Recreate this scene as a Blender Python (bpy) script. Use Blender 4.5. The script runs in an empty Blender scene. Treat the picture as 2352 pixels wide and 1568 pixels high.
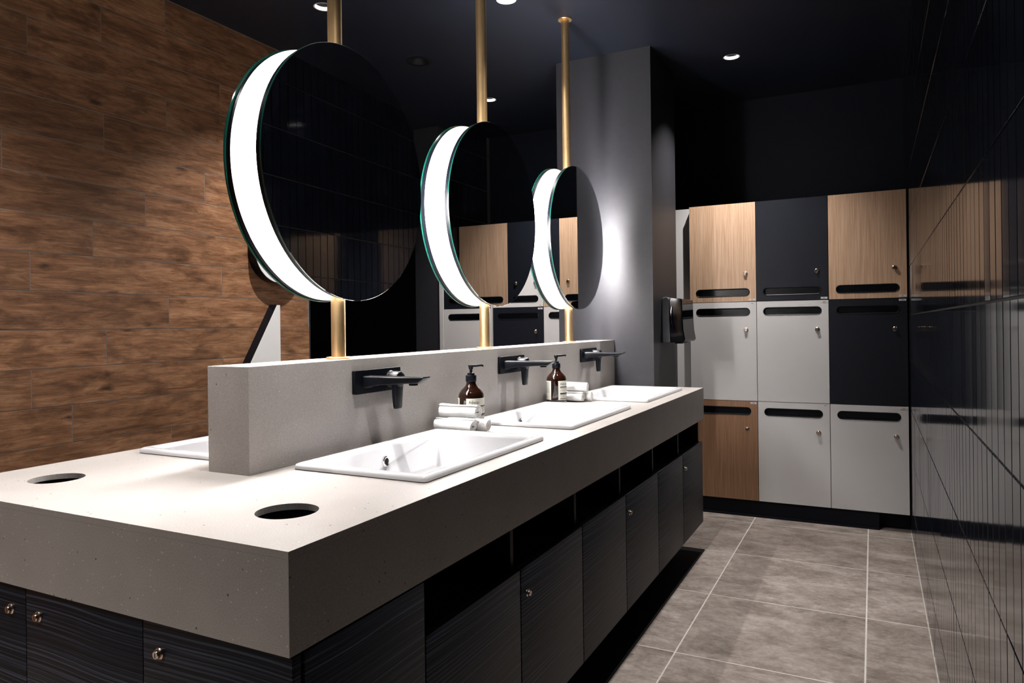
import bpy, bmesh, math, random
from mathutils import Matrix, Vector
from mathutils.geometry import tessellate_polygon
random.seed(7)
sc = bpy.context.scene
COL = sc.collection
PI = math.pi

# ------------------------------------------------------------------ materials
def new_mat(name):
    m = bpy.data.materials.new(name); m.use_nodes = True
    nt = m.node_tree; nt.nodes.clear()
    out = nt.nodes.new('ShaderNodeOutputMaterial')
    b = nt.nodes.new('ShaderNodeBsdfPrincipled')
    nt.links.new(b.outputs[0], out.inputs[0])
    return m, nt, b

def N(nt, t, **kw):
    n = nt.nodes.new(t)
    for k, v in kw.items():
        if k in n.inputs: n.inputs[k].default_value = v
        else: setattr(n, k, v)
    return n

def coords(nt, scale=(1, 1, 1), loc=(0, 0, 0)):
    tc = nt.nodes.new('ShaderNodeTexCoord')
    mp = N(nt, 'ShaderNodeMapping'); mp.inputs['Scale'].default_value = scale; mp.inputs['Location'].default_value = loc
    nt.links.new(tc.outputs['Object'], mp.inputs[0])
    return mp.outputs[0]

def ramp(nt, src, stops):
    r = nt.nodes.new('ShaderNodeValToRGB'); e = r.color_ramp.elements
    while len(e) < len(stops): e.new(0.5)
    for i, (p, c) in enumerate(stops):
        e[i].position = p; e[i].color = (c, c, c, 1) if isinstance(c, (int, float)) else (*c, 1)
    nt.links.new(src, r.inputs[0])
    return r.outputs[0]

def mix(nt, fac, a, b, blend='MIX'):
    m = nt.nodes.new('ShaderNodeMix'); m.data_type = 'RGBA'; m.blend_type = blend
    for s, v in ((m.inputs[0], fac), (m.inputs[6], a), (m.inputs[7], b)):
        if hasattr(v, 'is_output'): nt.links.new(v, s)
        elif isinstance(v, tuple): s.default_value = (*v, 1)
        else: s.default_value = v
    return m.outputs[2]

def bump(nt, b, src, strength, dist=0.001):
    n = N(nt, 'ShaderNodeBump'); n.inputs['Strength'].default_value = strength; n.inputs['Distance'].default_value = dist
    nt.links.new(src, n.inputs['Height']); nt.links.new(n.outputs[0], b.inputs['Normal'])

def plain(name, col, rough=0.5, metal=0.0, spec=0.5, noise=0.08, nscale=30, bmp=0.0, coat=0.0):
    m, nt, b = new_mat(name)
    n = N(nt, 'ShaderNodeTexNoise', Scale=nscale, Detail=4.0)
    nt.links.new(coords(nt), n.inputs['Vector'])
    lo = tuple(c * (1 - noise) for c in col); hi = tuple(min(1, c * (1 + noise)) for c in col)
    nt.links.new(ramp(nt, n.outputs[0], [(0.3, lo), (0.7, hi)]), b.inputs['Base Color'])
    b.inputs['Roughness'].default_value = rough; b.inputs['Metallic'].default_value = metal
    b.inputs['Specular IOR Level'].default_value = spec
    b.inputs['Coat Weight'].default_value = coat; b.inputs['Coat Roughness'].default_value = 0.05
    if bmp: bump(nt, b, n.outputs[0], bmp)
    return m

def emit(name, col, strength):
    m, nt, b = new_mat(name)
    b.inputs['Base Color'].default_value = (*col, 1); b.inputs['Roughness'].default_value = 0.4
    b.inputs['Emission Color'].default_value = (*col, 1); b.inputs['Emission Strength'].default_value = strength
    return m

def stone_mat():
    m, nt, b = new_mat('speckled_stone'); c = coords(nt)
    n1 = N(nt, 'ShaderNodeTexNoise', Scale=9.0, Detail=6.0); nt.links.new(c, n1.inputs['Vector'])
    base = ramp(nt, n1.outputs[0], [(0.25, (0.38, 0.349, 0.326)), (0.75, (0.465, 0.43, 0.406))])
    n2 = N(nt, 'ShaderNodeTexNoise', Scale=420.0, Detail=2.0); nt.links.new(c, n2.inputs['Vector'])
    base = mix(nt, 0.35, base, ramp(nt, n2.outputs[0], [(0.3, (0.25, 0.225, 0.205)), (0.7, (0.64, 0.605, 0.57))]))
    v = N(nt, 'ShaderNodeTexVoronoi', Scale=55.0); nt.links.new(c, v.inputs['Vector'])
    dots = ramp(nt, v.outputs['Distance'], [(0.085, 1.0), (0.13, 0.0)])
    sel = nt.nodes.new('ShaderNodeSeparateColor'); nt.links.new(v.outputs['Color'], sel.inputs[0])
    gate = ramp(nt, sel.outputs[0], [(0.80, 0.0), (0.82, 1.0)])
    f = nt.nodes.new('ShaderNodeMath'); f.operation = 'MULTIPLY'; nt.links.new(dots, f.inputs[0]); nt.links.new(gate, f.inputs[1])
    base = mix(nt, f.outputs[0], base, (0.10, 0.085, 0.075))
    v2 = N(nt, 'ShaderNodeTexVoronoi', Scale=90.0); nt.links.new(c, v2.inputs['Vector'])
    d2 = ramp(nt, v2.outputs['Distance'], [(0.10, 1.0), (0.16, 0.0)])
    s2 = nt.nodes.new('ShaderNodeSeparateColor'); nt.links.new(v2.outputs['Color'], s2.inputs[0])
    g2 = ramp(nt, s2.outputs[1], [(0.88, 0.0), (0.90, 0.6)])
    f2 = nt.nodes.new('ShaderNodeMath'); f2.operation = 'MULTIPLY'; nt.links.new(d2, f2.inputs[0]); nt.links.new(g2, f2.inputs[1])
    base = mix(nt, f2.outputs[0], base, (0.85, 0.82, 0.78))
    nt.links.new(base, b.inputs['Base Color'])
    b.inputs['Roughness'].default_value = 0.42; b.inputs['Specular IOR Level'].default_value = 0.35
    return m

def attr(nt, name):
    a = nt.nodes.new('ShaderNodeAttribute'); a.attribute_name = name
    return a

def shifted(nt, scale, name='piece', amount=37.0):
    """object coordinates moved by the piece's own random number, so every plank / tile has its own figure"""
    tc = nt.nodes.new('ShaderNodeTexCoord')
    a = attr(nt, name)
    v = nt.nodes.new('ShaderNodeVectorMath'); v.operation = 'SCALE'; v.inputs['Scale'].default_value = amount
    cx = nt.nodes.new('ShaderNodeCombineXYZ')
    for i in range(3): nt.links.new(a.outputs['Fac'], cx.inputs[i])
    nt.links.new(cx.outputs[0], v.inputs[0])
    ad = nt.nodes.new('ShaderNodeVectorMath'); nt.links.new(tc.outputs['Object'], ad.inputs[0]); nt.links.new(v.outputs[0], ad.inputs[1])
    mp = N(nt, 'ShaderNodeMapping'); mp.inputs['Scale'].default_value = scale
    nt.links.new(ad.outputs[0], mp.inputs[0])
    return mp.outputs[0], a.outputs['Fac']

def plank_mat():
    m, nt, b = new_mat('weathered_wood_plank')
    c, rnd = shifted(nt, (1, 2.6, 15))
    n1 = N(nt, 'ShaderNodeTexNoise', Scale=1.7, Detail=14.0, Roughness=0.74, Distortion=0.5); nt.links.new(c, n1.inputs['Vector'])
    c2, _ = shifted(nt, (1, 5, 120))
    n2 = N(nt, 'ShaderNodeTexNoise', Scale=2.0, Detail=6.0, Roughness=0.7, Distortion=0.35); nt.links.new(c2, n2.inputs['Vector'])
    c3, _ = shifted(nt, (1, 3.0, 7))
    n3 = N(nt, 'ShaderNodeTexNoise', Scale=1.6, Detail=5.0, Roughness=0.6); nt.links.new(c3, n3.inputs['Vector'])
    col = ramp(nt, n1.outputs[0], [(0.28, (0.055, 0.025, 0.012)), (0.42, (0.19, 0.090, 0.044)), (0.56, (0.34, 0.175, 0.092)), (0.72, (0.50, 0.29, 0.165))])
    col = mix(nt, 0.6, col, ramp(nt, n2.outputs[0], [(0.33, (0.28, 0.26, 0.24)), (0.52, (0.95, 0.95, 0.95)), (0.68, (1.35, 1.33, 1.3))]), 'MULTIPLY')
    col = mix(nt, ramp(nt, n3.outputs[0], [(0.30, 0.75), (0.46, 0.0)]), col, (0.06, 0.026, 0.012))
    # dark knots and cracks
    c4, _ = shifted(nt, (1, 3.2, 7))
    v = N(nt, 'ShaderNodeTexVoronoi', Scale=1.6); 
    dn = N(nt, 'ShaderNodeTexNoise', Scale=7.0, Detail=4.0); nt.links.new(c4, dn.inputs['Vector'])
    dm = mix(nt, 0.16, c4, dn.outputs['Color']); nt.links.new(dm, v.inputs['Vector'])
    col = mix(nt, ramp(nt, v.outputs['Distance'], [(0.03, 0.9), (0.16, 0.0)]), col, (0.028, 0.012, 0.006))
    tone = ramp(nt, rnd, [(0.0, (0.64, 0.62, 0.60)), (1.0, (1.12, 1.10, 1.08))])
    col = mix(nt, 1.0, col, tone, 'MULTIPLY')
    nt.links.new(col, b.inputs['Base Color'])
    b.inputs['Roughness'].default_value = 0.5; b.inputs['Specular IOR Level'].default_value = 0.3
    bump(nt, b, n2.outputs[0], 0.12, 0.0015)
    return m

def floor_mat():
    m, nt, b = new_mat('mottled_stone_tile')
    c, rnd = shifted(nt, (1, 1.5, 1))
    n1 = N(nt, 'ShaderNodeTexNoise', Scale=4.2, Detail=12.0, Roughness=0.80, Distortion=0.25); nt.links.new(c, n1.inputs['Vector'])
    c2, _ = shifted(nt, (13, 26, 1))
    n2 = N(nt, 'ShaderNodeTexNoise', Scale=3.0, Detail=8.0, Roughness=0.7); nt.links.new(c2, n2.inputs['Vector'])
    col = ramp(nt, n1.outputs[0], [(0.33, (0.135, 0.108, 0.090)), (0.47, (0.28, 0.235, 0.208)), (0.64, (0.47, 0.415, 0.38))])
    col = mix(nt, 0.5, col, ramp(nt, n2.outputs[0], [(0.30, (0.45, 0.43, 0.41)), (0.55, (0.95, 0.94, 0.93)), (0.75, (1.4, 1.38, 1.35))]), 'MULTIPLY')
    col = mix(nt, 1.0, col, ramp(nt, rnd, [(0.0, (0.82, 0.80, 0.78)), (1.0, (1.1, 1.1, 1.1))]), 'MULTIPLY')
    nt.links.new(col, b.inputs['Base Color'])
    b.inputs['Roughness'].default_value = 0.55; b.inputs['Specular IOR Level'].default_value = 0.3
    bump(nt, b, n2.outputs[0], 0.08, 0.001)
    return m

def oak_mat(name='pale_oak_laminate', tone=(1, 1, 1)):
    m, nt, b = new_mat(name)
    n1 = N(nt, 'ShaderNodeTexNoise', Scale=4.0, Detail=8.0, Roughness=0.65, Distortion=0.2); nt.links.new(coords(nt, (34, 3, 0.9)), n1.inputs['Vector'])
    n2 = N(nt, 'ShaderNodeTexNoise', Scale=3.0, Detail=4.0); nt.links.new(coords(nt, (110, 4, 2.5)), n2.inputs['Vector'])
    col = ramp(nt, n1.outputs[0], [(0.28, (0.42, 0.245, 0.145)), (0.5, (0.55, 0.36, 0.235)), (0.72, (0.66, 0.46, 0.32))])
    col = mix(nt, 0.3, col, ramp(nt, n2.outputs[0], [(0.3, (0.6, 0.58, 0.55)), (0.65, (1.1, 1.1, 1.1))]), 'MULTIPLY')
    col = mix(nt, 1.0, col, tone, 'MULTIPLY')
    nt.links.new(col, b.inputs['Base Color']); b.inputs['Roughness'].default_value = 0.45
    b.inputs['Specular IOR Level'].default_value = 0.3
    return m

def dark_grain_mat():
    m, nt, b = new_mat('black_woodgrain_laminate')
    tc = nt.nodes.new('ShaderNodeTexCoord')
    n0 = N(nt, 'ShaderNodeTexNoise', Scale=1.4, Detail=2.0); nt.links.new(tc.outputs['Object'], n0.inputs['Vector'])
    ad = nt.nodes.new('ShaderNodeVectorMath'); ad.operation = 'MULTIPLY_ADD'
    nt.links.new(n0.outputs['Color'], ad.inputs[0]); ad.inputs[1].default_value = (0.0, 0.0, 0.05); nt.links.new(tc.outputs['Object'], ad.inputs[2])
    mp = N(nt, 'ShaderNodeMapping'); mp.inputs['Scale'].default_value = (1.0, 1.0, 210); nt.links.new(ad.outputs[0], mp.inputs[0])
    n1 = N(nt, 'ShaderNodeTexNoise', Scale=1.0, Detail=3.0, Roughness=0.6); nt.links.new(mp.outputs[0], n1.inputs['Vector'])
    col = ramp(nt, n1.outputs[0], [(0.38, (0.002, 0.004, 0.009)), (0.52, (0.009, 0.013, 0.023)), (0.66, (0.060, 0.074, 0.104))])
    nt.links.new(col, b.inputs['Base Color'])
    b.inputs['Roughness'].default_value = 0.45; b.inputs['Specular IOR Level'].default_value = 0.24
    bump(nt, b, n1.outputs[0], 0.9, 0.0014)
    return m

def led_mat():
    """translucent light ring: its lamps sit at the two sides, so it glows strongest there"""
    m, nt, b = new_mat('white_light_diffuser')
    tc = nt.nodes.new('ShaderNodeTexCoord'); s = nt.nodes.new('ShaderNodeSeparateXYZ'); nt.links.new(tc.outputs['Object'], s.inputs[0])
    a = nt.nodes.new('ShaderNodeMath'); a.operation = 'ADD'; a.inputs[1].default_value = 0.5; nt.links.new(s.outputs['Z'], a.inputs[0])
    st = ramp(nt, a.outputs[0], [(0.257, 0.35), (0.29, 1.0), (0.68, 1.0), (0.72, 0.5), (0.743, 0.2)])
    ml = nt.nodes.new('ShaderNodeMath'); ml.operation = 'MULTIPLY'; ml.inputs[1].default_value = LED
    nt.links.new(st, ml.inputs[0]); nt.links.new(ml.outputs[0], b.inputs['Emission Strength'])
    b.inputs['Emission Color'].default_value = (1.0, 0.975, 0.97, 1)
    b.inputs['Base Color'].default_value = (0.75, 0.74, 0.73, 1); b.inputs['Roughness'].default_value = 0.35
    return m

LED = 165.0
SPOT = 122.0
M = {}
M['stone'] = stone_mat(); M['plank'] = plank_mat(); M['floor'] = floor_mat(); M['oak'] = oak_mat(); M['teak'] = oak_mat('brown_oak_laminate', (0.60, 0.50, 0.44)); M['grain'] = dark_grain_mat(); M['led'] = led_mat()
M['plate'] = plain('brushed_aluminium', (0.62, 0.60, 0.59), 0.42, metal=0.5, noise=0.12, nscale=60)
M['navy_paint'] = plain('navy_black_paint', (0.0075, 0.0095, 0.017), 0.5, spec=0.3)
M['column_paint'] = plain('charcoal_paint', (0.025, 0.0248, 0.0295), 0.5, spec=0.4)
M['dark_wall'] = plain('black_wall_paint', (0.003, 0.0042, 0.009), 0.6, spec=0.2)
M['grout'] = plain('pale_grout', (0.62, 0.57, 0.52), 0.8, noise=0.1)
M['grey_grout'] = plain('grey_grout', (0.20, 0.195, 0.19), 0.8)
M['wall_grout'] = plain('charcoal_grout', (0.055, 0.052, 0.050), 0.7)
M['glazed'] = plain('glazed_black_tile', (0.008, 0.010, 0.017), 0.085, spec=0.34, nscale=6, noise=0.2)
M['porcelain'] = plain('white_porcelain', (0.76, 0.755, 0.775), 0.08, spec=0.5, noise=0.01)
M['matt_black'] = plain('matt_black_metal', (0.004, 0.005, 0.008), 0.30, spec=0.22)
M['chrome'] = plain('chrome', (0.80, 0.78, 0.76), 0.12, metal=1.0, noise=0.02)
M['nickel'] = plain('satin_nickel', (0.72, 0.60, 0.50), 0.2, metal=1.0, noise=0.03)
M['brass'] = plain('brushed_brass', (0.95, 0.64, 0.32), 0.35, metal=0.95, noise=0.05)
M['mirror'] = plain('mirror_silver', (0.92, 0.93, 0.93), 0.004, metal=1.0, noise=0.0)
M['glass_edge'] = plain('green_glass_edge', (0.006, 0.062, 0.044), 0.12, spec=0.6)
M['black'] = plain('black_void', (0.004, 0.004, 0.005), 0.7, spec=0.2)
M['gloss_black'] = plain('glossy_black_plastic', (0.003, 0.003, 0.005), 0.06, spec=0.1)
M['grey_plastic'] = plain('dark_grey_plastic', (0.12, 0.125, 0.14), 0.45)
M['white_lam'] = plain('white_laminate', (0.66, 0.64, 0.63), 0.45, spec=0.35, noise=0.02, nscale=4)
M['dark_lam'] = plain('charcoal_laminate', (0.0085, 0.0100, 0.0155), 0.45, spec=0.2)
M['sign_white'] = plain('white_acrylic', (0.80, 0.80, 0.80), 0.4, noise=0.01)
M['amber'] = plain('amber_glass', (0.012, 0.0038, 0.002), 0.05, spec=0.6, noise=0.3, nscale=18, coat=0.2)
M['paper'] = plain('cream_label_paper', (0.74, 0.72, 0.63), 0.6, noise=0.02)
M['ink'] = plain('black_ink', (0.02, 0.02, 0.02), 0.6)
M['grey_ink'] = plain('grey_ink', (0.20, 0.20, 0.18), 0.6)
M['towel'] = plain('white_terry', (0.93, 0.92, 0.91), 0.95, spec=0.1, noise=0.03, nscale=300, bmp=0.9)
M['white_cone'] = plain('white_reflector', (0.82, 0.80, 0.82), 0.4, noise=0.01)
M['lamp'] = emit('lamp_face', (1.0, 0.95, 0.90), 22.0)
M['glint'] = emit('glint_face', (1.0, 0.8, 0.3), 2.0)

# ------------------------------------------------------------------ mesh building
class MB:
    def __init__(s): s.v = []; s.f = []; s.piece = []; s.mi = []
    def add(s, vs, fs, piece=0.0, mi=0):
        o = len(s.v); s.v += [tuple(v) for v in vs]; s.piece += [piece] * len(vs)
        s.f += [tuple(i + o for i in f) for f in fs]; s.mi += [mi] * len(fs); return s
    def box(s, x0, x1, y0, y1, z0, z1, piece=0.0, bevel=0.0, mi=0):
        vs = [(x, y, z) for x in (x0, x1) for y in (y0, y1) for z in (z0, z1)]
        fs = [(0, 1, 3, 2), (4, 6, 7, 5), (0, 4, 5, 1), (2, 3, 7, 6), (0, 2, 6, 4), (1, 5, 7, 3)]
        if bevel <= 0: return s.add(vs, fs, piece, mi)
        bm = bmesh.new(); bv = [bm.verts.new(v) for v in vs]
        for f in fs: bm.faces.new([bv[i] for i in f])
        bmesh.ops.recalc_face_normals(bm, faces=bm.faces)
        bmesh.ops.bevel(bm, geom=list(bm.edges), offset=bevel, segments=2, profile=0.6, affect='EDGES')
        bm.verts.index_update(); s.add([v.co[:] for v in bm.verts], [[v.index for v in f.verts] for f in bm.faces], piece, mi); bm.free(); return s
    def loft(s, loops, cap0=False, cap1=False, closed=True, mi=0):
        n = len(loops[0]); vs = [p for l in loops for p in l]; fs = []
        for i in range(len(loops) - 1):
            for j in range(n if closed else n - 1):
                k = (j + 1) % n
                fs.append((i * n + j, i * n + k, (i + 1) * n + k, (i + 1) * n + j))
        if cap0: fs.append(tuple(range(n))[::-1])
        if cap1: fs.append(tuple((len(loops) - 1) * n + j for j in range(n)))
        return s.add(vs, fs, 0.0, mi)
    def lathe(s, prof, c=(0, 0, 0), axis='z', seg=32, cap0=True, cap1=True, mi=0):
        loops = []
        for r, h in prof:
            l = []
            for j in range(seg):
                a = 2 * PI * j / seg; p, q = r * math.cos(a), r * math.sin(a)
                if axis == 'z': l.append((c[0] + p, c[1] + q, c[2] + h))
                elif axis == 'x': l.append((c[0] + h, c[1] + p, c[2] + q))
                else: l.append((c[0] + q, c[1] + h, c[2] + p))
            loops.append(l)
        return s.loft(loops, cap0, cap1, mi=mi)
    def prism(s, loops, frame, a, b, piece=0.0, mi=0):
        """flat outline with holes (2-D loops), thick from a to b; frame(u, v, w) -> xyz"""
        flat = [p for l in loops for p in l]
        tris = tessellate_polygon([[Vector((p[0], p[1], 0)) for p in l] for l in loops])
        n = len(flat); vs = [frame(u, v, a) for u, v in flat] + [frame(u, v, b) for u, v in flat]
        fs = [tuple(t) for t in tris] + [tuple(n + i for i in t[::-1]) for t in tris]; o = 0
        for l in loops:
            m = len(l)
            for j in range(m):
                k = (j + 1) % m; fs.append((o + j, o + k, n + o + k, n + o + j))
            o += m
        return s.add(vs, fs, piece, mi)

FZ = lambda u, v, w: (u, v, w)          # outline in XY, thick along Z
FY = lambda u, v, w: (u, w, v)          # outline in XZ, thick along Y
FX = lambda u, v, w: (w, u, v)          # outline in YZ, thick along X
def circ(cx, cy, r, n=48): return [(cx + r * math.cos(2 * PI * i / n), cy + r * math.sin(2 * PI * i / n)) for i in range(n)]
def rect(x0, x1, y0, y1): return [(x0, y0), (x1, y0), (x1, y1), (x0, y1)]
def rrect(cx, cy, hx, hy, r, n=6):
    out = []
    for k, (sx, sy) in enumerate(((1, 1), (-1, 1), (-1, -1), (1, -1))):
        for i in range(n + 1):
            a = PI / 2 * (k + i / n); out.append((cx + sx * (hx - r) + r * math.cos(a), cy + sy * (hy - r) + r * math.sin(a)))
    return out

WORLD = {}
def obj(name, mb, mat, parent=None, origin=None, smooth=30, bevel=0.0):
    me = bpy.data.meshes.new(name)
    po = WORLD[parent.name] if parent else Vector((0, 0, 0))
    o0 = Vector(origin) if origin is not None else (po if parent else Vector((0, 0, 0)))
    me.from_pydata([tuple(Vector(v) - o0) for v in mb.v], [], mb.f)
    bm = bmesh.new(); bm.from_mesh(me); bmesh.ops.recalc_face_normals(bm, faces=bm.faces); bm.to_mesh(me); bm.free()
    mats = mat if isinstance(mat, (list, tuple)) else [mat]
    for m in mats: me.materials.append(m)
    if len(mats) > 1: me.polygons.foreach_set('material_index', mb.mi)
    if any(mb.piece):
        at = me.attributes.new('piece', 'FLOAT', 'POINT'); at.data.foreach_set('value', mb.piece)
    if smooth:
        me.shade_smooth(); me.set_sharp_from_angle(angle=math.radians(smooth))
    o = bpy.data.objects.new(name, me); COL.objects.link(o)
    o.location = o0 - po; WORLD[o.name] = o0
    if parent: o.parent = parent
    if bevel:
        b = o.modifiers.new('rounded_edges', 'BEVEL'); b.width = bevel; b.segments = 2; b.limit_method = 'ANGLE'; b.angle_limit = math.radians(40)
    return o

def tag(o, label, cat, group=None):
    o['label'] = label; o['category'] = cat
    if group: o['group'] = group
    return o
def thing(name, loc, label, cat, group=None):
    o = bpy.data.objects.new(name, None); COL.objects.link(o); o.location = loc; o.empty_display_size = 0.1
    WORLD[o.name] = Vector(loc)
    return tag(o, label, cat, group)
def struct(name, mb, mat, **kw):
    o = obj(name, mb, mat, **kw); o['kind'] = 'structure'; return o
def dup(root, loc, label):
    """copy of a thing with its parts and their sub-parts"""
    c = root.copy(); COL.objects.link(c); c.location = loc; c['label'] = label
    for p in list(root.children):
        q = p.copy(); COL.objects.link(q); q.parent = c
        for g in list(p.children):
            d = g.copy(); COL.objects.link(d); d.parent = q
    return c

# ------------------------------------------------------------------ the room
H = 2.65
XR, XL = 0.1813, -2.81
YB, YF = 4.97, -2.6
UP_X = -1.328                       # middle of the stone upstand
POLE_X = -1.316
LIGHTS_SEEN = [(-2.247, 2.555), (-1.472, 2.894), (-0.687, 4.112), (-2.228, 4.117)]
LIGHTS_OUT = [(-0.79, 1.10), (-0.79, 2.53), (-2.247, 0.95), (-1.472, -0.55), (-2.30, -0.75)]
DARK_FITTING = (-2.247, 3.33)

# ceiling with round holes for the recessed fittings
mb = MB()
holes = [circ(x, y, 0.046, 32) for x, y in LIGHTS_SEEN + LIGHTS_OUT] + [circ(*DARK_FITTING, 0.058, 32)]
mb.prism([rect(-4.9, XR + 0.15, YF - 0.1, YB + 0.1)] + holes, FZ, H, H + 0.012)
struct('ceiling', mb, M['navy_paint'], smooth=0)

# floor: grout bed and 600 mm tiles
mb = MB()
mb.box(-4.9, XR + 0.15, YF - 0.1, YB + 0.1, -0.06, -0.0004)
bed = mb
mb2 = MB()
P = 0.606
for i in range(-8, 2):
    for j in range(-4, 6):
        x0 = -0.035 + i * P; y0 = 3.733 + (j - 4) * P
        x1 = min(x0 + P - 0.006, XR - 0.006) if x0 < XR else x0
        if x1 - x0 < 0.02: continue
        y1 = y0 + P - 0.006
        if y1 < YF or y0 > YB: continue
        mb2.box(x0 + 0.003, x1 + 0.003 if x1 < XR - 0.01 else x1, y0 + 0.003, y1 + 0.003, -0.012, 0.0, piece=random.random() * 0.99 + 0.01)
mb.v += []
o = len(mb.v)
mb.v += mb2.v; mb.piece += mb2.piece; mb.f += [tuple(k + o for k in f) for f in mb2.f]; mb.mi += [1] * len(mb2.f)
struct('floor', mb, [M['grout'], M['floor']], smooth=0)

# right wall: glazed finger tiles, 64 x 255 mm, stacked
mb = MB()
mb.box(XR, XR + 0.14, YF, YB, 0.0, H)
TP, RP = 0.0644, 0.2555
z0s = 1.1998 - RP * 5
j0 = math.floor((YF - 1.184) / TP)
for r in range(0, 11):
    za, zb = z0s + r * RP, z0s + (r + 1) * RP
    za, zb = max(za + 0.0016, 0.001), min(zb - 0.0016, H)
    if zb - za < 0.02: continue
    for j in range(j0 + 1, int((YB - 1.184) / TP)):
        ya = 1.184 + j * TP + 0.0014; yb = ya + TP - 0.0028
        t = (random.random() - 0.5) * 0.0005; u = (random.random() - 0.5) * 0.0003
        e = 0.0012; xf = XR - 0.0035
        vs = [(XR, ya, za), (XR, yb, za), (XR, yb, zb), (XR, ya, zb),
              (xf + t + u, ya + e, za + e), (xf - t + u, yb - e, za + e), (xf - t - u, yb - e, zb - e), (xf + t - u, ya + e, zb - e)]
        mb.add(vs, [(4, 5, 6, 7), (0, 1, 5, 4), (1, 2, 6, 5), (2, 3, 7, 6), (3, 0, 4, 7)], 0.0, 1)
struct('wall_right', mb, [M['wall_grout'], M['glazed']], smooth=0)
struct('trim_floor_edge', MB().box(XR - 0.0055, XR - 0.0038, YF, 4.478, 0.0, 0.0012), M['grout'], smooth=0)

# left wall: timber-look planks in staggered courses, ending at a dark opening
WE = 3.045
mb = MB()
mb.box(XL - 0.14, XL - 0.0009, YF, WE, 0.0, H)
rows = {2.57: 2.1535, 2.4285: 1.856, 2.28: 1.568, 2.136: 2.155, 1.983: 1.8625, 1.838: 1.475, 1.692: 2.046, 1.543: 1.811,
        1.40: 1.568, 1.25: 2.156, 1.10: 1.863, 0.955: 1.568, 0.807: 1.719, 0.66: 2.161, 0.51: 1.85, 0.365: 1.57, 0.22: 2.12, 0.07: 1.74}
PL = 0.882
for k in range(-1, 19):
    zt = 2.6474 - 0.1473 * k; zb = zt - 0.1473
    za, zc_ = max(zb + 0.0016, 0), min(zt - 0.0016, H)
    if zc_ - za < 0.006: continue
    zc = (zt + zb) / 2
    jy = rows[min(rows, key=lambda q: abs(q - zc))]
    for q in range(-8, 4):
        ya, yb = max(jy + q * PL + 0.0016, YF), min(jy + (q + 1) * PL - 0.0016, WE)
        if yb - ya < 0.01: continue
        mb.box(XL - 0.008, XL, ya, yb, za, zc_, piece=random.random() * 0.99 + 0.01, mi=1)
struct('wall_left', mb, [M['grey_grout'], M['plank']], smooth=0)
struct('trim_wall_end', MB().box(XL - 0.14, XL - 0.001, WE, WE + 0.012, 0, H), M['navy_paint'], smooth=0)

struct('wall_back', MB().box(-4.9, XR + 0.15, YB, YB + 0.1, 0, H), M['dark_wall'], smooth=0)
struct('wall_front', MB().box(-4.9, XR + 0.15, YF - 0.1, YF, 0, H), M['dark_wall'], smooth=0)
struct('wall_corridor', MB().box(-4.9, -4.8, YF, YB, 0, H), M['dark_wall'], smooth=0)
struct('wall_nib', MB().box(-3.07, -2.856, 4.47, YB, 0, H), M['column_paint'], smooth=0)
CY = 3.733
struct('wall_column', MB().box(-1.588, -1.043, CY, 4.245, 0, H), M['column_paint'], smooth=0)

# ------------------------------------------------------------------ recessed downlights
def downlight(x, y, label, lit=True):
    t = thing('downlight', (x, y, H), label, 'ceiling light', 'recessed round downlights')
    m = MB(); m.lathe([(0.0455, 0.0), (0.040, 0.0), (0.037, 0.016)], (x, y, H), seg=32, cap0=False, cap1=False)
    obj('reflector_ring', m, M['white_cone'], t)
    m = MB(); m.lathe([(0.037, 0.016), (0.024, 0.034), (0.024, 0.055)], (x, y, H), seg=32, cap0=False, cap1=False)
    obj('baffle', m, M['black'], t)
    m = MB(); m.lathe([(0.0239, 0.040), (0.0239, 0.043)], (x, y, H), seg=32)
    obj('lamp', m, M['lamp'], t)
    m = MB(); m.lathe([(0.0455, 0.0), (0.0455, 0.058)], (x, y, H), seg=32, cap0=False, cap1=True)
    obj('housing', m, M['black'], t)
    return t
dl_labels = ['white-ringed downlight beside the first brass pole, its lamp face showing',
             'downlight at the top edge of the picture between the first two brass poles',
             'downlight glowing in the dark ceiling in front of the lockers on the right',
             'small far downlight just right of the second brass pole']
for (x, y), l in zip(LIGHTS_SEEN, dl_labels): downlight(x, y, l)
out_labels = ['downlight over the right aisle near the camera, above the picture', 'downlight over the right aisle beside the middle basin, above the picture',
              'downlight by the timber wall near the camera, above the picture', 'downlight over the front of the vanity, behind the camera',
              'downlight by the timber wall, behind the camera']
for (x, y), l in zip(LIGHTS_OUT, out_labels): downlight(x, y, l)
x, y = DARK_FITTING
t = thing('ceiling_fitting', (x, y, H), 'black round unlit fitting in the ceiling between the first and second mirror', 'ceiling fitting')
m = MB(); m.lathe([(0.072, -0.004), (0.072, 0.0), (0.057, 0.0), (0.054, -0.004)], (x, y, H), seg=40, cap0=False, cap1=False); m.lathe([(0.072, -0.004), (0.054, -0.004)], (x, y, H), seg=40, cap0=False, cap1=False)
obj('rim', m, M['black'], t)
m = MB(); m.lathe([(0.0565, 0.0), (0.036, 0.03), (0.036, 0.05)], (x, y, H), seg=40, cap0=False, cap1=True); obj('bowl', m, M['black'], t)
m = MB(); m.lathe([(0.006, 0.027), (0.006, 0.033), (0.002, 0.05)], (x, y, H), seg=16); obj('lamp_glint', m, M['glint'], t)  # small glowing dot stands in for the glint on the lamp

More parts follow.
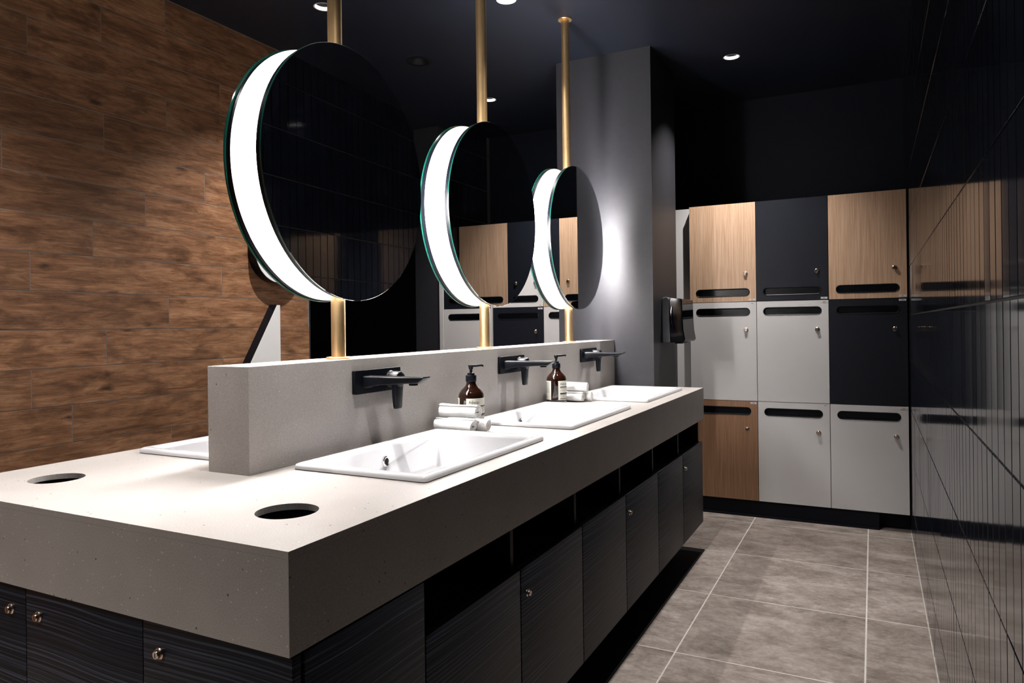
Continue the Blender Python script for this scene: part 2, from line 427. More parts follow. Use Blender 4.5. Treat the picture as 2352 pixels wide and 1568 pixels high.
def spot(x, y, power, angle=100, blend=1.0):
    l = bpy.data.lights.new('downlight_beam', 'SPOT'); l.energy = power; l.spot_size = math.radians(angle); l.spot_blend = blend
    l.shadow_soft_size = 0.014; l.color = (1.0, 0.96, 0.93)
    o = bpy.data.objects.new('downlight_beam', l); COL.objects.link(o); o.location = (x, y, H - 0.026)
for (x, y), k in zip(LIGHTS_SEEN + LIGHTS_OUT, [1.35, 0.9, 1.1, 1.25, 0.9, 1.0, 1.4, 1.15, 0.75]):
    spot(x, y, SPOT * k)

# ------------------------------------------------------------------ vanity island
CX0, CX1 = -1.848, -0.782
CY0, CY1 = 0.797, 3.722
CT = 0.836
def lock_mesh(c, axis, r=0.011):
    """round cam lock: rim, raised barrel and a key slot; axis +1 faces +x, 'y' faces -y"""
    m = MB(); pr = [(r, 0), (r, 0.003), (r * 0.86, 0.0045), (r * 0.78, 0.0035), (r * 0.72, 0.0035), (r * 0.70, 0.009), (r * 0.6, 0.0105), (r * 0.2, 0.0105)]
    if axis == 'x':
        m.lathe(pr, c, 'x', 20); m.box(c[0] + 0.0100, c[0] + 0.0108, c[1] - r * .09, c[1] + r * .09, c[2] - r * .42, c[2] + r * .3, mi=1)
    else:
        m.lathe([(a, -b) for a, b in pr], c, 'y', 20); m.box(c[0] - r * .09, c[0] + r * .09, c[1] - 0.0108, c[1] - 0.0100, c[2] - r * .42, c[2] + r * .3, mi=1)
    return m
LOCKM = [M['nickel'], M['ink']]

# plinth the island stands on; thin black slab paints the shadow below it
t = thing('vanity_plinth', (-1.315, 2.25, 0), 'black recessed plinth and painted floor shadow under the floating vanity', 'plinth')
obj('shadow_slab', MB().box(CX0 + 0.004, -0.784, 0.83, 3.715, 0.0, 0.006), M['black'], t)
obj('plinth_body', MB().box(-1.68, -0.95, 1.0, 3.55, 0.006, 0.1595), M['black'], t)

DT, DB = 0.5655, 0.157          # door top / bottom
FBOT = 0.677                    # underside of the stone apron
seams = [1.1575, 1.5775, 1.998, 2.420, 2.842, 3.264, 3.686]
unit_label = ['niche cabinet along the aisle nearest the camera, door without a lock',
              'niche cabinet whose aisle-side lock is the one nearest the camera',
              'niche cabinet with a lockless door, just before the middle aisle lock',
              'niche cabinet carrying the middle of the three aisle-side locks',
              'niche cabinet with a lockless door, just before the farthest aisle lock',
              'niche cabinet at the far end of the vanity, with the farthest lock']
XC = CX1 - 0.0205               # carcass front
for i in range(6):
    ya, yb = seams[i], seams[i + 1]
    t = thing('vanity_cabinet', (XC, (ya + yb) / 2, DB), 'black woodgrain ' + unit_label[i], 'cabinet', 'vanity cabinets along the aisle')
    m = MB(); m.box(CX0 + 0.02, XC, ya + 0.0004, yb - 0.0004, DB + 0.003, DT - 0.012)               # closed lower box
    m.box(CX0 + 0.02, -1.25, ya + 0.0004, yb - 0.0004, DT - 0.012, FBOT - 0.001)                  # niche back
    obj('body', m, M['black'], t, smooth=0)
    if i == 0: obj('niche_divider', MB().box(-1.25, XC, ya + 0.0004, ya + 0.016, DT - 0.012, FBOT - 0.001), M['dark_lam'], t, smooth=0)
    m = MB(); m.box(-1.25, XC, yb - 0.016, yb - 0.0004, DT - 0.012, FBOT - 0.001)
    obj('niche_divider', m, M['dark_lam'], t, smooth=0)
    d = obj('door', MB().box(XC + 0.0005, CX1 - 0.001, ya + 0.0030, yb - 0.0030, DB, DT, bevel=0.0008), M['grain'], t)
    if i % 2: obj('lock', lock_mesh((CX1 - 0.001, ya + 0.036, 0.4975), 'x', 0.0095), LOCKM, d)
# the full-height cabinet that turns the corner, then the three end cabinets under the bin holes
t = thing('vanity_cabinet', (XC, 0.99, DB), 'black woodgrain corner cabinet with full-height side panel under the near stone corner', 'cabinet', 'vanity cabinets along the aisle')
obj('body', MB().box(-1.12, XC, 0.829, 1.1565, DB + 0.003, FBOT - 0.03), M['black'], t, smooth=0)
obj('side_panel', MB().box(XC + 0.0005, CX1 - 0.001, 0.8295, 1.156, DB, FBOT - 0.004, bevel=0.0008), M['grain'], t)
d = obj('door', MB().box(-1.1265, CX1 - 0.004, 0.806, 0.825, DB, FBOT - 0.005, bevel=0.0008), M['grain'], t)
obj('lock', lock_mesh((-1.083, 0.806, 0.6225), 'y', 0.0105), LOCKM, d)
for xa, xb, lx, lab in ((-1.471, -1.1285, -1.4275, 'black woodgrain end cabinet in the middle, its lock at the upper left of the door'),
                        (-1.815, -1.473, -1.5185, 'black woodgrain end cabinet at the left picture edge, lock at its upper right')):
    t = thing('vanity_cabinet', ((xa + xb) / 2, 0.99, DB), lab, 'cabinet', 'vanity cabinets at the near end')
    obj('body', MB().box(xa + 0.001, xb - 0.001, 0.829, 1.1565, DB + 0.003, FBOT - 0.03), M['black'], t, smooth=0)
    d = obj('door', MB().box(xa, xb, 0.806, 0.825, DB, FBOT - 0.005, bevel=0.0008), M['grain'], t)
    obj('lock', lock_mesh((lx, 0.806, 0.6255), 'y', 0.0105), LOCKM, d)

# stone top: slab with holes, aprons, upstand
BY = [1.576, 2.408, 3.252]; BHY = 0.309
BXR = (-1.226, -0.851)
BXL = (2 * UP_X - BXR[1] + 0.02, 2 * UP_X - BXR[0] + 0.02)
cut = [rect(BXR[0] + 0.03, BXR[1] - 0.025, y - BHY + 0.03, y + BHY - 0.03) for y in BY] + [rect(BXL[0] + 0.025, BXL[1] - 0.03, BY[0] - BHY + 0.03, BY[0] + BHY - 0.03)]
bins = [(-0.9585, 0.9755, 0.0565), (-1.655, 0.9755, 0.0565)]
ct = thing('countertop', (UP_X, CY0, CT), 'pale speckled stone countertop of the vanity with thick aprons and a central upstand', 'countertop')
mb = MB(); mb.prism([rect(CX0, CX1, CY0, CY1)] + cut + [circ(*b) for b in bins], FZ, CT - 0.012, CT)
obj('slab', mb, M['stone'], ct, smooth=0)
mb = MB(); mb.box(CX0, CX1, CY0, CY0 + 0.02, FBOT, CT - 0.0122); mb.box(CX0, CX1, CY1 - 0.02, CY1, FBOT, CT - 0.0122)
mb.box(CX1 - 0.02, CX1, CY0 + 0.02, CY1 - 0.02, FBOT, CT - 0.0122); mb.box(CX0, CX0 + 0.02, CY0 + 0.02, CY1 - 0.02, FBOT, CT - 0.0122)
obj('apron', mb, M['stone'], ct, smooth=0)
UX0, UX1, UY0, UT = -1.394, -1.262, 1.170, 1.083
obj('upstand', MB().box(UX0, UX1, UY0, CY - 0.001, CT, UT, bevel=0.0012), M['stone'], ct)
for x, y, r in bins:
    mb = MB(); mb.lathe([(r + 0.006, -0.001), (r + 0.006, -0.16)], (x, y, CT - 0.012), seg=48, cap0=False, cap1=True)
    obj('bin_chute', mb, M['black'], ct)

# ------------------------------------------------------------------ wash basins
def basin(cx, cy, label, side=1):
    hx, hy = (BXR[1] - BXR[0]) / 2, BHY
    o = (cx, cy, CT)
    t = thing('wash_basin', o, label, 'basin', 'rectangular drop-in wash basins')
    L = lambda hx_, hy_, r, z, dx=0.0: [(cx + side * dx + p[0], cy + p[1], z) for p in rrect(0, 0, hx_, hy_, r)]
    m = MB()
    m.loft([L(hx - 0.004, hy - 0.004, 0.010, CT + 0.0002), L(hx, hy, 0.012, CT + 0.002), L(hx, hy, 0.012, CT + 0.008), L(hx - 0.002, hy - 0.002, 0.012, CT + 0.0125),
            L(hx - 0.007, hy - 0.007, 0.012, CT + 0.0145), L(hx - 0.019, hy - 0.022, 0.014, CT + 0.0140, -0.002), L(hx - 0.024, hy - 0.027, 0.016, CT + 0.012, 0.0015 - 0.004),
            L(hx - 0.031, hy - 0.032, 0.018, CT + 0.002, 0.0), L(hx - 0.042, hy - 0.045, 0.03, CT - 0.085), L(hx - 0.060, hy - 0.065, 0.04, CT - 0.112), L(hx - 0.09, hy - 0.10, 0.05, CT - 0.118),
            L(0.022, 0.022, 0.0219, CT - 0.121)], cap1=False)
    b = obj('bowl', m, M['porcelain'], t, smooth=50)
    m = MB(); m.lathe([(0.0335, 0.0), (0.024, 0.0025), (0.019, 0.0), (0.019, -0.012)], (cx, cy, CT - 0.1205), seg=24, cap0=False, cap1=True); obj('drain', m, M['chrome'], b)
    # overflow ring on the wall of the bowl beside the upstand
    xw = cx - side * (hx - 0.0375) + side * 0.001
    m = MB(); m.lathe([(0.0145, side * -0.003), (0.0145, side * 0.002), (0.0125, side * 0.004), (0.0095, side * 0.003), (0.009, side * -0.003)], (xw, cy - 0.0, CT - 0.032), 'x', 24, cap0=False, cap1=False)
    g = obj('overflow_ring', m, M['chrome'], b)
    m = MB(); m.lathe([(0.0093, side * 0.0012), (0.0093, side * -0.002)], (xw, cy, CT - 0.032), 'x', 24)
    obj('overflow_opening', m, M['black'], b)
    return t
bcx = (BXR[0] + BXR[1]) / 2
basin(bcx, BY[0], 'white rectangular basin nearest the camera on the aisle side of the upstand')
basin(bcx, BY[1], 'white rectangular basin in the middle of the aisle side, below the second tap')
basin(bcx, BY[2], 'white rectangular basin at the far end of the vanity by the dark column')
basin((BXL[0] + BXL[1]) / 2, BY[0], 'white basin on the far side of the upstand towards the timber wall', -1)

# ------------------------------------------------------------------ wall taps
TY = [1.633, 2.4765, 3.319]
def make_tap(label):
    x, y, z = UX1, TY[0], 1.019
    t = thing('wall_tap', (x, y, z), label, 'tap', 'black wall-mounted mixer taps')
    m = MB(); m.prism([rrect(y, z, 0.104, 0.0325, 0.004, 4)], FX, x + 0.0002, x + 0.011); obj('backplate', m, M['matt_black'], t, bevel=0.0012)
    ys = y - 0.052; m = MB()
    sec = lambda xx, hw, zt, zb: [(xx, ys + p[0], (zt + zb) / 2 + p[1]) for p in rrect(0, 0, hw, (zt - zb) / 2, min(0.005, (zt - zb) * 0.4), 3)]
    m.loft([sec(x + 0.0108, 0.021, 1.0355, 1.001), sec(x + 0.02, 0.0195, 1.0350, 1.005), sec(x + 0.06, 0.0185, 1.035, 1.0115), sec(x + 0.14, 0.0175, 1.0353, 1.0165),
            sec(x + 0.188, 0.017, 1.0357, 1.0185), sec(x + 0.200, 0.0168, 1.0360, 1.026), sec(x + 0.2075, 0.0165, 1.0362, 1.0335)], True, True)
    s = obj('spout', m, M['matt_black'], t, bevel=0.0)
    m = MB(); m.lathe([(0.0125, 0.006), (0.0125, -0.0035), (0.0105, -0.0045)], (x + 0.165, ys, 1.0165), seg=24); obj('aerator', m, M['matt_black'], s)
    yh = y + 0.051; m = MB()
    m.lathe([(0.0245, 0.0108), (0.0245, 0.016), (0.0232, 0.018), (0.0232, 0.046), (0.0215, 0.0505), (0.0165, 0.0535), (0.0, 0.0545)], (x, yh, z), 'x', 36, cap1=False)
    h = obj('handle_body', m, M['matt_black'], t)
    m = MB()
    sec2 = lambda zz, hw, x0, x1: [(x + (x0 + x1) / 2 + p[0], yh + p[1], zz) for p in rrect(0, 0, (x1 - x0) / 2, hw, min(0.006, (x1 - x0) * 0.4), 4)]
    m.loft([sec2(z + 0.012, 0.017, 0.026, 0.049), sec2(z - 0.02, 0.0185, 0.0275, 0.048), sec2(z - 0.05, 0.018, 0.029, 0.046), sec2(z - 0.078, 0.0165, 0.031, 0.045), sec2(z - 0.084, 0.0145, 0.033, 0.044)], True, True)
    obj('lever', m, M['matt_black'], h)
    m = MB(); m.lathe([(0.0022, 0.0), (0.0018, 0.0012)], (x + 0.035, yh - 0.0, z + 0.0233), seg=10); obj('temperature_dot', m, M['nickel'], h)
    return t
tap = make_tap('black wall tap nearest the camera, over the first basin')
dup(tap, (UX1, TY[1], 1.019), 'black wall tap between the two brown soap bottles, over the middle basin')
dup(tap, (UX1, TY[2], 1.019), 'black wall tap at the far end of the upstand beside the dark column')

# ------------------------------------------------------------------ soap bottles
R0 = 0.0425
def text_mesh(body, size):
    c = bpy.data.curves.new('lettering', 'FONT'); c.body = body; c.size = size; c.align_x = 'LEFT'; c.resolution_u = 3
    o = bpy.data.objects.new('lettering', c); COL.objects.link(o)
    bpy.context.view_layer.update()
    me = o.evaluated_get(bpy.context.evaluated_depsgraph_get()).to_mesh()
    vs = [v.co[:] for v in me.vertices]; fs = [tuple(p.vertices) for p in me.polygons]
    o.evaluated_get(bpy.context.evaluated_depsgraph_get()).to_mesh_clear()
    bpy.data.objects.remove(o); bpy.data.curves.remove(c)
    return vs, fs
def bottle(x, y, label, gap_dir, spout_dir):
    """gap_dir: world angle of the middle of the bare strip between the two labels"""
    z = CT
    t = thing('soap_bottle', (x, y, z), label, 'soap bottle', 'amber pump bottles of hand wash')
    m = MB(); m.lathe([(0.036, 0.0005), (0.0405, 0.002), (R0, 0.006), (R0, 0.100), (0.0415, 0.107), (0.0385, 0.114), (0.032, 0.123), (0.024, 0.1305), (0.0185, 0.137), (0.0160, 0.144), (0.0155, 0.153)], (x, y, z), seg=56)
    g = obj('bottle_glass', m, M['amber'], t)
    m = MB(); m.lathe([(0.0175, 0.150), (0.0178, 0.151), (0.0178, 0.1695), (0.0172, 0.1708), (0.0125, 0.171), (0.0118, 0.1785), (0.0068, 0.1795), (0.0050, 0.180)], (x, y, z), seg=36); cpx = obj('pump_collar', m, M['matt_black'], t)
    m = MB(); m.lathe([(0.0046, 0.178), (0.0046, 0.190), (0.0068, 0.1905), (0.0085, 0.1995), (0.0098, 0.2035), (0.0085, 0.2055), (0.0, 0.206)], (x, y, z), seg=28, cap1=False); hd = obj('pump_head', m, M['matt_black'], t)
    ca, sa = math.cos(spout_dir), math.sin(spout_dir)
    m = MB()
    def sec(d, hw, zt, zb): return [(x + ca * d - sa * p, y + sa * d + ca * p, z + q) for p, q in ((-hw, zb), (hw, zb), (hw, zt), (-hw, zt))]
    m.loft([sec(0.0, 0.0075, 0.2055, 0.1975), sec(0.020, 0.006, 0.2055, 0.1985), sec(0.037, 0.0052, 0.2072, 0.2005), sec(0.042, 0.0048, 0.2065, 0.1980)], True, True)
    obj('nozzle', m, M['matt_black'], hd, bevel=0.0008)
    half_gap = math.radians(21); span = math.radians(138)
    zb, zt = 0.018, 0.0975
    def wrap(a, zz, r): return (x + r * math.cos(a), y + r * math.sin(a), z + zz)
    def patch(a0, a1, z0, z1, r, n=24):
        vs = []; fs = []
        for i in range(n + 1):
            a = a0 + (a1 - a0) * i / n
            vs += [wrap(a, z0, r), wrap(a, z1, r)]
        fs = [(2 * i, 2 * i + 2, 2 * i + 3, 2 * i + 1) for i in range(n)]
        return vs, fs
    for k, nm in ((1, 'front_label'), (-1, 'back_label')):
        a0 = gap_dir + half_gap if k == 1 else gap_dir - half_gap - span
        m = MB()
        loops = []
        for i in range(33):
            a = a0 + span * i / 32
            loops.append([wrap(a, zb, R0 + 0.0001), wrap(a, zb, R0 + 0.0005), wrap(a, zt, R0 + 0.0005), wrap(a, zt, R0 + 0.0001)])
        m.loft(loops, True, True); lb = obj(nm, m, M['paper'], g)
        # printing, sunk as a thin skin on the label
        m = MB(); rr = R0 + 0.0008
        def bar(u0, u1, z0, z1, mi): 
            v, f = patch(a0 + u0 / R0, a0 + u1 / R0, z0, z1, rr, 12); m.add(v, f, 0, mi)
        W = span * R0
        if k == 1:
            vs, fs = text_mesh('A\u0113sop.', 0.0135)
            m.add([wrap(a0 + (0.008 + vx) / R0, 0.0805 + vy, rr) for vx, vy, _ in vs], fs, 0, 0)
            bar(0.008, W - 0.012, 0.0695, 0.0735, 0)
            for q, zz in enumerate((0.066, 0.0635, 0.058, 0.0555)): bar(0.008, W - (0.03 if q % 2 else 0.016), zz, zz + 0.0007, 1)
            bar(0.008, W - 0.012, 0.0415, 0.0475, 0); bar(0.008, W - 0.012, 0.0385, 0.0400, 0)
            for q in range(3): bar(0.008, W - 0.02 - 0.01 * q, 0.033 - 0.0025 * q, 0.0337 - 0.0025 * q, 1)
            bar(0.008, W - 0.012, 0.0215, 0.0245, 0)
        else:
            for q in range(11):
                bar(W - 0.045 - random.random() * 0.04, W - 0.007, 0.091 - 0.0042 * q, 0.0924 - 0.0042 * q, 1)
            bar(W - 0.030, W - 0.022, 0.028, 0.031, 0)
        obj('printing', m, [M['ink'], M['grey_ink']], t, smooth=0) if False else obj('printing', m, [M['ink'], M['grey_ink']], g, smooth=0)
    return t
def cam_dir(x, y): return math.atan2(-y, -x)
b1 = (-1.186, 2.040); b2 = (-1.203, 2.79)
bottle(*b1, 'amber soap bottle nearest the camera, behind the white towels by the first basin', cam_dir(*b1) - math.radians(44), math.radians(18))
bottle(*b2, 'amber soap bottle farther along, left of the second set of towels', cam_dir(*b2) - math.radians(11), math.radians(30))

# ------------------------------------------------------------------ rolled towels
def towel(x0, x1, y, z, r, yaw, label, group, seed, turns=3.1):
    rnd = random.Random(seed)
    m = MB(); n = 96; pitch = r / (turns + 0.92); rows = 18
    L = x1 - x0; loops = []
    ph = rnd.random() * 6
    for k in range(rows + 1):
        u = k / rows; xx = x0 + L * u
        endf = min(u, 1 - u) * rows
        sq = 1.0 - 0.05 * max(0, 1 - endf)
        outer = []; inner = []
        for i in range(n + 1):
            th = 2 * PI * turns * i / n
            rr = (pitch * 0.45 + pitch * th / (2 * PI)) * sq
            w = 1 + 0.03 * math.sin(3 * th + ph + 4 * u) * (i / n) + (rnd.random() - 0.5) * 0.03 + 0.035 * math.sin(2 * th + 7 * u + ph) * (i / n)
            a = th + ph
            dy, dz = math.cos(a), math.sin(a)
            ax = (rnd.random() - 0.5) * 0.0016 + (0.003 * math.sin(a * 1.0 + ph) if endf < 1 else 0) * (1 if u > .5 else -1)
            o_r = (rr + pitch * 0.44) * w; i_r = max(rr - pitch * 0.40, 0.0006) * w
            fl = 0.93
            outer.append((xx + ax, dy * o_r, dz * o_r * fl)); inner.append((xx + ax, dy * i_r, dz * i_r * fl))
        loops.append(outer + inner[::-1])
    c, s = math.cos(yaw), math.sin(yaw); xm = (x0 + x1) / 2
    loops = [[(xm + (p[0] - xm) * c - p[1] * s, y + (p[0] - xm) * s + p[1] * c, z + p[2]) for p in l] for l in loops]
    m.loft(loops, False, False)
    # close both ends as a strip following the roll
    nn = 2 * (n + 1)
    for e, l in ((0, loops[0]), (1, loops[-1])):
        vs = l; fs = []
        for i in range(n): fs.append((i, i + 1, nn - 2 - i, nn - 1 - i))
        m.add(vs, fs)
    me = obj('rolled_towel', m, M['towel'], origin=(xm, y, z), smooth=60)
    return tag(me, label, 'towel', group)
tr = 0.0235
g1 = 'rolled towels by the first basin'; g2 = 'rolled towels by the middle basin'
zt0 = CT + tr * 0.98
towel(-1.242, -1.106, 1.913, zt0, tr, 0.02, 'white rolled towel in the near stack, lower one right behind first basin', g1, 1)
towel(-1.222, -1.078, 1.961, zt0, tr, -0.02, 'white rolled towel in the near stack, only its coiled end showing at the back', g1, 2)
towel(-1.236, -1.100, 1.932, zt0 + 0.0415, tr * 1.03, 0.03, 'white rolled towel lying on top of the near stack', g1, 3)
towel(-1.255, -1.112, 2.866, zt0, tr, 0.02, 'white rolled towel in the far stack, lower one nearer the camera', g2, 4)
towel(-1.235, -1.088, 2.914, zt0, tr, -0.02, 'white rolled towel in the far stack, lower one at the back, coiled end showing', g2, 5)
towel(-1.240, -1.098, 2.888, zt0 + 0.0415, tr * 1.03, -0.04, 'white rolled towel lying on top of the far stack, beside the brown bottle', g2, 6)

# ------------------------------------------------------------------ round mirrors on brass poles
MYS = [1.540, 2.372, 3.212]; MZ, MR = 1.584, 0.3425
def make_mirror(label):
    y = MYS[0]; x = POLE_X
    t = thing('round_mirror', (x, y, MZ), label, 'mirror', 'round lit mirrors on brass poles')
    m = MB(); m.lathe([(0.0195, UT - MZ + 0.001), (0.0195, -0.242)], (x, y, MZ), seg=32); p = obj('lower_pole', m, M['brass'], t)
    m = MB(); m.lathe([(0.0195, 0.242), (0.0195, H - MZ - 0.001)], (x, y, MZ), seg=32); p2 = obj('upper_pole', m, M['brass'], t)
    m = MB(); m.lathe([(0.034, UT - MZ + 0.0004), (0.034, UT - MZ + 0.004), (0.0325, UT - MZ + 0.006), (0.0197, UT - MZ + 0.006)], (x, y, MZ), seg=40); obj('base_flange', m, M['brass'], p)
    m = MB(); m.lathe([(0.0197, H - MZ - 0.006), (0.0325, H - MZ - 0.006), (0.034, H - MZ - 0.004), (0.034, H - MZ - 0.0004)], (x, y, MZ), seg=40); obj('ceiling_flange', m, M['brass'], p2)
    m = MB(); m.lathe([(0.245, -0.0388), (0.245, 0.0388)], (x, y, MZ), 'x', 128, cap0=False, cap1=False); obj('light_ring', m, M['led'], t)
    for s in (1, -1):
        m = MB(); m.lathe([(0.20, s * 0.0392), (0.3385, s * 0.0392), (0.3390, s * 0.0396), (0.3390, s * 0.0402)], (x, y, MZ), 'x', 128, cap0=True, cap1=False)
        obj('inner_plate', m, M['plate'], t)
        m = MB(); m.lathe([(0.3375, s * 0.0402), (0.3385, s * 0.041), (0.3385, s * 0.0530)], (x, y, MZ), 'x', 128, cap0=True, cap1=True)
        obj('backing_disc', m, M['matt_black'], t)
        m = MB(); m.lathe([(MR - 0.001, s * 0.0536), (MR, s * 0.0542), (MR, s * 0.0582)], (x, y, MZ), 'x', 160, cap0=True, cap1=False, mi=1)
        m.lathe([(MR, s * 0.0582), (MR - 0.0012, s * 0.0592)], (x, y, MZ), 'x', 160, cap0=False, cap1=True, mi=0)
        obj('mirror_glass', m, [M['mirror'], M['glass_edge']], t)
    return t
mir = make_mirror('largest round lit mirror on a brass pole, nearest the camera')
dup(mir, (POLE_X, MYS[1], MZ), 'middle round lit mirror on a brass pole, above the second tap')
dup(mir, (POLE_X, MYS[2], MZ), 'smallest looking round lit mirror on a brass pole, beside the dark column')
mir.rotation_euler.z = math.radians(2.0)      # the nearest one is turned a little on its pole

# ------------------------------------------------------------------ lockers
LY = 4.47
CW, RH = 0.3957, 0.5978
ZB = 0.0985
def stadium(cx, cz, hw, r, n=12):
    return [(cx + hw - r + r * math.cos(a), cz + r * math.sin(a)) for a in [-PI / 2 + PI * i / n for i in range(n + 1)]] + \
           [(cx - hw + r + r * math.cos(a), cz + r * math.sin(a)) for a in [PI / 2 + PI * i / n for i in range(n + 1)]]
def locker(x0, row, mat, label, group):
    z0 = ZB + row * RH; g = 0.0016
    cx = x0 + CW / 2
    t = thing('locker', (cx, LY + 0.02, z0), label, 'locker', group)
    obj('body', MB().box(x0 + 0.001, x0 + CW - 0.001, LY + 0.0195, YB - 0.003, z0 + 0.0005, z0 + RH - 0.0005), M['black'], t, smooth=0)
    top = row == 2
    sz = z0 + 0.057 if top else z0 + RH - 0.061
    lz = z0 + 0.168 if top else z0 + RH - 0.170
    m = MB(); m.prism([rect(x0 + g, x0 + CW - g, z0 + g, z0 + RH - g), stadium(cx, sz, 0.160, 0.0235)], FY, LY, LY + 0.019)
    d = obj('door', m, mat, t, smooth=0)
    m = MB()
    st = lambda hw, r, y: [(u, y, v) for u, v in stadium(cx, sz, hw, r)]
    m.loft([st(0.1605, 0.024, LY - 0.0008), st(0.158, 0.0215, LY - 0.0018), st(0.156, 0.0195, LY - 0.0005), st(0.154, 0.0175, LY + 0.017)], False, True)
    obj('handle_slot', m, M['matt_black'], d)
    obj('lock', lock_mesh((x0 + CW - 0.0615, LY, lz), 'y', 0.0130), LOCKM, d)
    tz = z0 + 0.011 if top else z0 + RH - 0.011
    m = MB(); m.box(x0 + CW - 0.042, x0 + CW - 0.006, LY - 0.001, LY - 0.0001, tz - 0.0055, tz + 0.0055)
    m.box(x0 + CW - 0.030, x0 + CW - 0.018, LY - 0.0013, LY - 0.0010, tz - 0.0018, tz + 0.0018, mi=1)
    obj('number_tag', m, [M['white_lam'], M['grey_ink']], d, smooth=0)
    return t
OK_, WH, DK = M['oak'], M['white_lam'], M['dark_lam']
LX0 = -1.0153
gr = 'lockers in the right bank'
rb = [[(M['teak'], 'darker brown oak-fronted locker in the bottom row, partly behind the vanity'), (WH, 'white locker in the middle of the bottom row of the right bank'), (WH, 'white locker in the bottom row of the right bank, against the tiled wall')],
      [(WH, 'white locker in the middle row of the right bank, below the left oak door'), (WH, 'white locker in the middle of the right bank, below the charcoal door'), (DK, 'charcoal locker in the middle row of the right bank, against the tiled wall')],
      [(OK_, 'oak-fronted locker at the top left of the right bank'), (DK, 'charcoal locker in the top row of the right bank, between two oak doors'), (OK_, 'oak-fronted locker at the top right of the right bank, against the tiled wall')]]
for r in range(3):
    for c in range(3): locker(LX0 + c * CW, r, rb[r][c][0], rb[r][c][1], gr)
LLX = -2.822
gl = 'lockers in the left bank behind the mirrors'
lb = [[(OK_, 'oak-fronted locker in the bottom row of the left bank at its outer end'), (WH, 'white locker in the bottom row of the left bank below a charcoal door'), (WH, 'white locker in the bottom row of the left bank beside the column')],
      [(WH, 'white locker in the middle row of the left bank, left of the second brass pole'), (DK, 'charcoal locker in the left bank, seen between the second and third brass poles'), (WH, 'white locker in the middle row of the left bank, beside the column')],
      [(DK, 'charcoal locker in the left bank, below the left side of the middle mirror'), (WH, 'white locker in top row of left bank, seen between middle and far mirrors'), (OK_, 'oak-fronted locker in the left bank, beside the column')]]
lcx = [-2.822, -2.4125, -2.0165]
for r in range(3):
    for c in range(3): locker(lcx[c], r, lb[r][c][0], lb[r][c][1], gl)
def panel(name, mb_, mat, label, cat, **kw): return tag(obj(name, mb_, mat, smooth=0, **kw), label, cat)
panel('filler_panel', MB().box(-1.35, LX0 - 0.001, 4.531, 4.549, ZB, ZB + 3 * RH - 0.002), WH, 'white filler panel between the right locker bank and the column', 'filler panel')
panel('filler_panel', MB().box(-2.8545, -2.8235, 4.46, 4.90, ZB, ZB + 3 * RH), WH, 'narrow white end panel at the left end of the left locker bank', 'filler panel')
panel('filler_panel', MB().box(-2.4255, -2.4135, 4.462, 4.90, ZB, ZB + 3 * RH), WH, 'slim white upright between two lockers of the left bank, beside the second brass pole', 'filler panel')
m = MB(); m.box(-1.35, 0.02, 4.482, 4.95, 0, ZB); m.box(-1.35, 0.02, 4.474, 4.482, 0, 0.012); m.box(0.02, XR - 0.006, 4.56, 4.95, 0, ZB)
panel('locker_plinth', m, M['dark_wall'], 'black plinth under the right locker bank', 'plinth')
panel('locker_plinth', MB().box(-2.855, -1.62, 4.482, 4.95, 0, ZB), M['dark_wall'], 'black plinth under the left locker bank behind the vanity', 'plinth')

# ------------------------------------------------------------------ paper towel dispenser on the column
DX = -1.043
t = thing('towel_dispenser', (DX, 4.03, 1.18), 'glossy black paper towel dispenser fixed to the side of the column', 'dispenser')
m = MB(); m.prism([[(DX + 0.0005, 1.060), (DX + 0.050, 1.066), (DX + 0.044, 1.20), (DX + 0.046, 1.300), (DX + 0.040, 1.312), (DX + 0.012, 1.316), (DX + 0.0005, 1.308)]], FY, 3.905, 4.165)
obj('back_housing', m, M['grey_plastic'], t, bevel=0.006)
m = MB(); m.prism([[(DX + 0.0445, 1.0640), (DX + 0.120, 1.066), (DX + 0.128, 1.080), (DX + 0.119, 1.130), (DX + 0.115, 1.20), (DX + 0.113, 1.296), (DX + 0.106, 1.304), (DX + 0.048, 1.310), (DX + 0.0425, 1.296), (DX + 0.0405, 1.20)]], FY, 3.899, 4.171)
cv = obj('front_cover', m, M['gloss_black'], t, bevel=0.005)
def tube(pts, r, seg=10):
    m = MB(); loops = []
    for i, p in enumerate(pts):
        a = Vector(pts[max(i - 1, 0)]); b = Vector(pts[min(i + 1, len(pts) - 1)]); d = (b - a).normalized()
        u = d.cross(Vector((0, 1, 0))).normalized(); v = d.cross(u)
        loops.append([tuple(Vector(p) + u * r * math.cos(2 * PI * k / seg) + v * r * math.sin(2 * PI * k / seg)) for k in range(seg)])
    return m.loft(loops, True, True)
obj('side_rib', tube([(DX + 0.058, 3.899, 1.262), (DX + 0.054, 3.897, 1.235), (DX + 0.055, 3.896, 1.20), (DX + 0.060, 3.897, 1.165), (DX + 0.066, 3.899, 1.140)], 0.006), M['gloss_black'], cv)
obj('paper_tongue', MB().box(DX + 0.060, DX + 0.100, 3.95, 4.12, 1.0560, 1.0625, bevel=0.002), M['matt_black'], t)

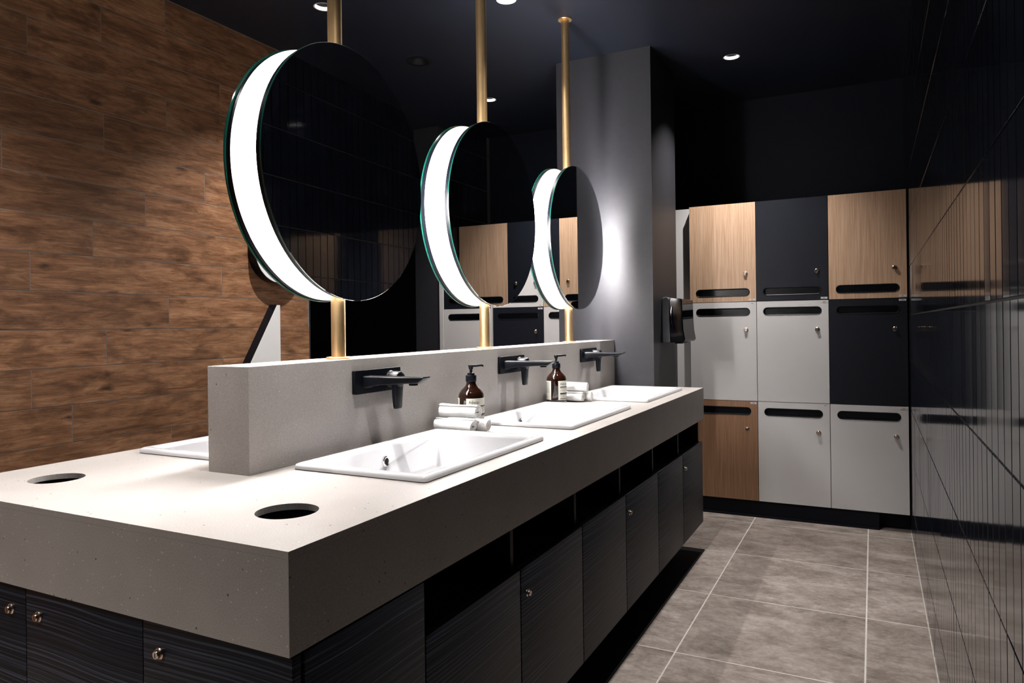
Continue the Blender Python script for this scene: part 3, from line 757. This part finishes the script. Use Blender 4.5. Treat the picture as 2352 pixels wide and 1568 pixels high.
# ------------------------------------------------------------------ restroom pictogram on the timber wall
SX = -2.757
t = thing('restroom_sign', (XL, 2.77, 1.2), 'white half-figure pictogram with round head standing off the timber wall', 'sign')
hy, hz, hr = 2.772, 1.567, 0.162
m = MB(); m.lathe([(hr, 0.0005), (hr, SX - XL - 0.003)], (XL, hy, hz), 'x', 96); hd = obj('head_body', m, M['matt_black'], t)
m = MB(); m.lathe([(hr - 0.002, SX - XL - 0.003), (hr - 0.002, SX - XL)], (XL, hy, hz), 'x', 96); obj('head_face', m, M['sign_white'], hd)
tri = [(2.775, 1.292), (2.752, 1.292), (2.385, 0.70), (2.775, 0.70)]
m = MB(); m.prism([tri], FX, XL + 0.0005, SX - 0.003); bd = obj('figure_body', m, M['matt_black'], t, smooth=0)
tri2 = [(2.7735, 1.290), (2.7545, 1.290), (2.3895, 0.702), (2.7735, 0.702)]
m = MB(); m.prism([tri2], FX, SX - 0.003, SX); obj('figure_face', m, M['sign_white'], bd, smooth=0)

# ------------------------------------------------------------------ camera
f, yaw, roll, cy = 1638.087, 0.468277, -0.01251532, -37.3634
d = Vector((-math.sin(yaw), math.cos(yaw), 0)); r = Vector((math.cos(yaw), math.sin(yaw), 0)); u = r.cross(d)
r2 = r * math.cos(roll) + u * math.sin(roll); u2 = -r * math.sin(roll) + u * math.cos(roll)
cam = bpy.data.cameras.new('camera'); cam.sensor_width = 36; cam.sensor_fit = 'HORIZONTAL'; cam.lens = f / 2352 * 36
cam.shift_y = cy / 2352; cam.clip_start = 0.02
co = bpy.data.objects.new('camera', cam); COL.objects.link(co)
mw = Matrix((r2, u2, -d)).transposed().to_4x4(); mw.translation = (0, 0, 1.17); co.matrix_world = mw
sc.camera = co

w = bpy.data.worlds.new('world'); sc.world = w; w.use_nodes = True
w.node_tree.nodes['Background'].inputs[0].default_value = (0.0, 0.0, 0.0, 1)
vs = sc.view_settings; vs.view_transform = 'Standard'; vs.look = 'None'; vs.exposure = 0.0; vs.gamma = 1.0; vs.use_curve_mapping = False
sc.cycles.use_denoising = True; sc.cycles.use_adaptive_sampling = True; sc.cycles.adaptive_threshold = 0.015
sc.cycles.max_bounces = 6; sc.cycles.diffuse_bounces = 1; sc.cycles.glossy_bounces = 5
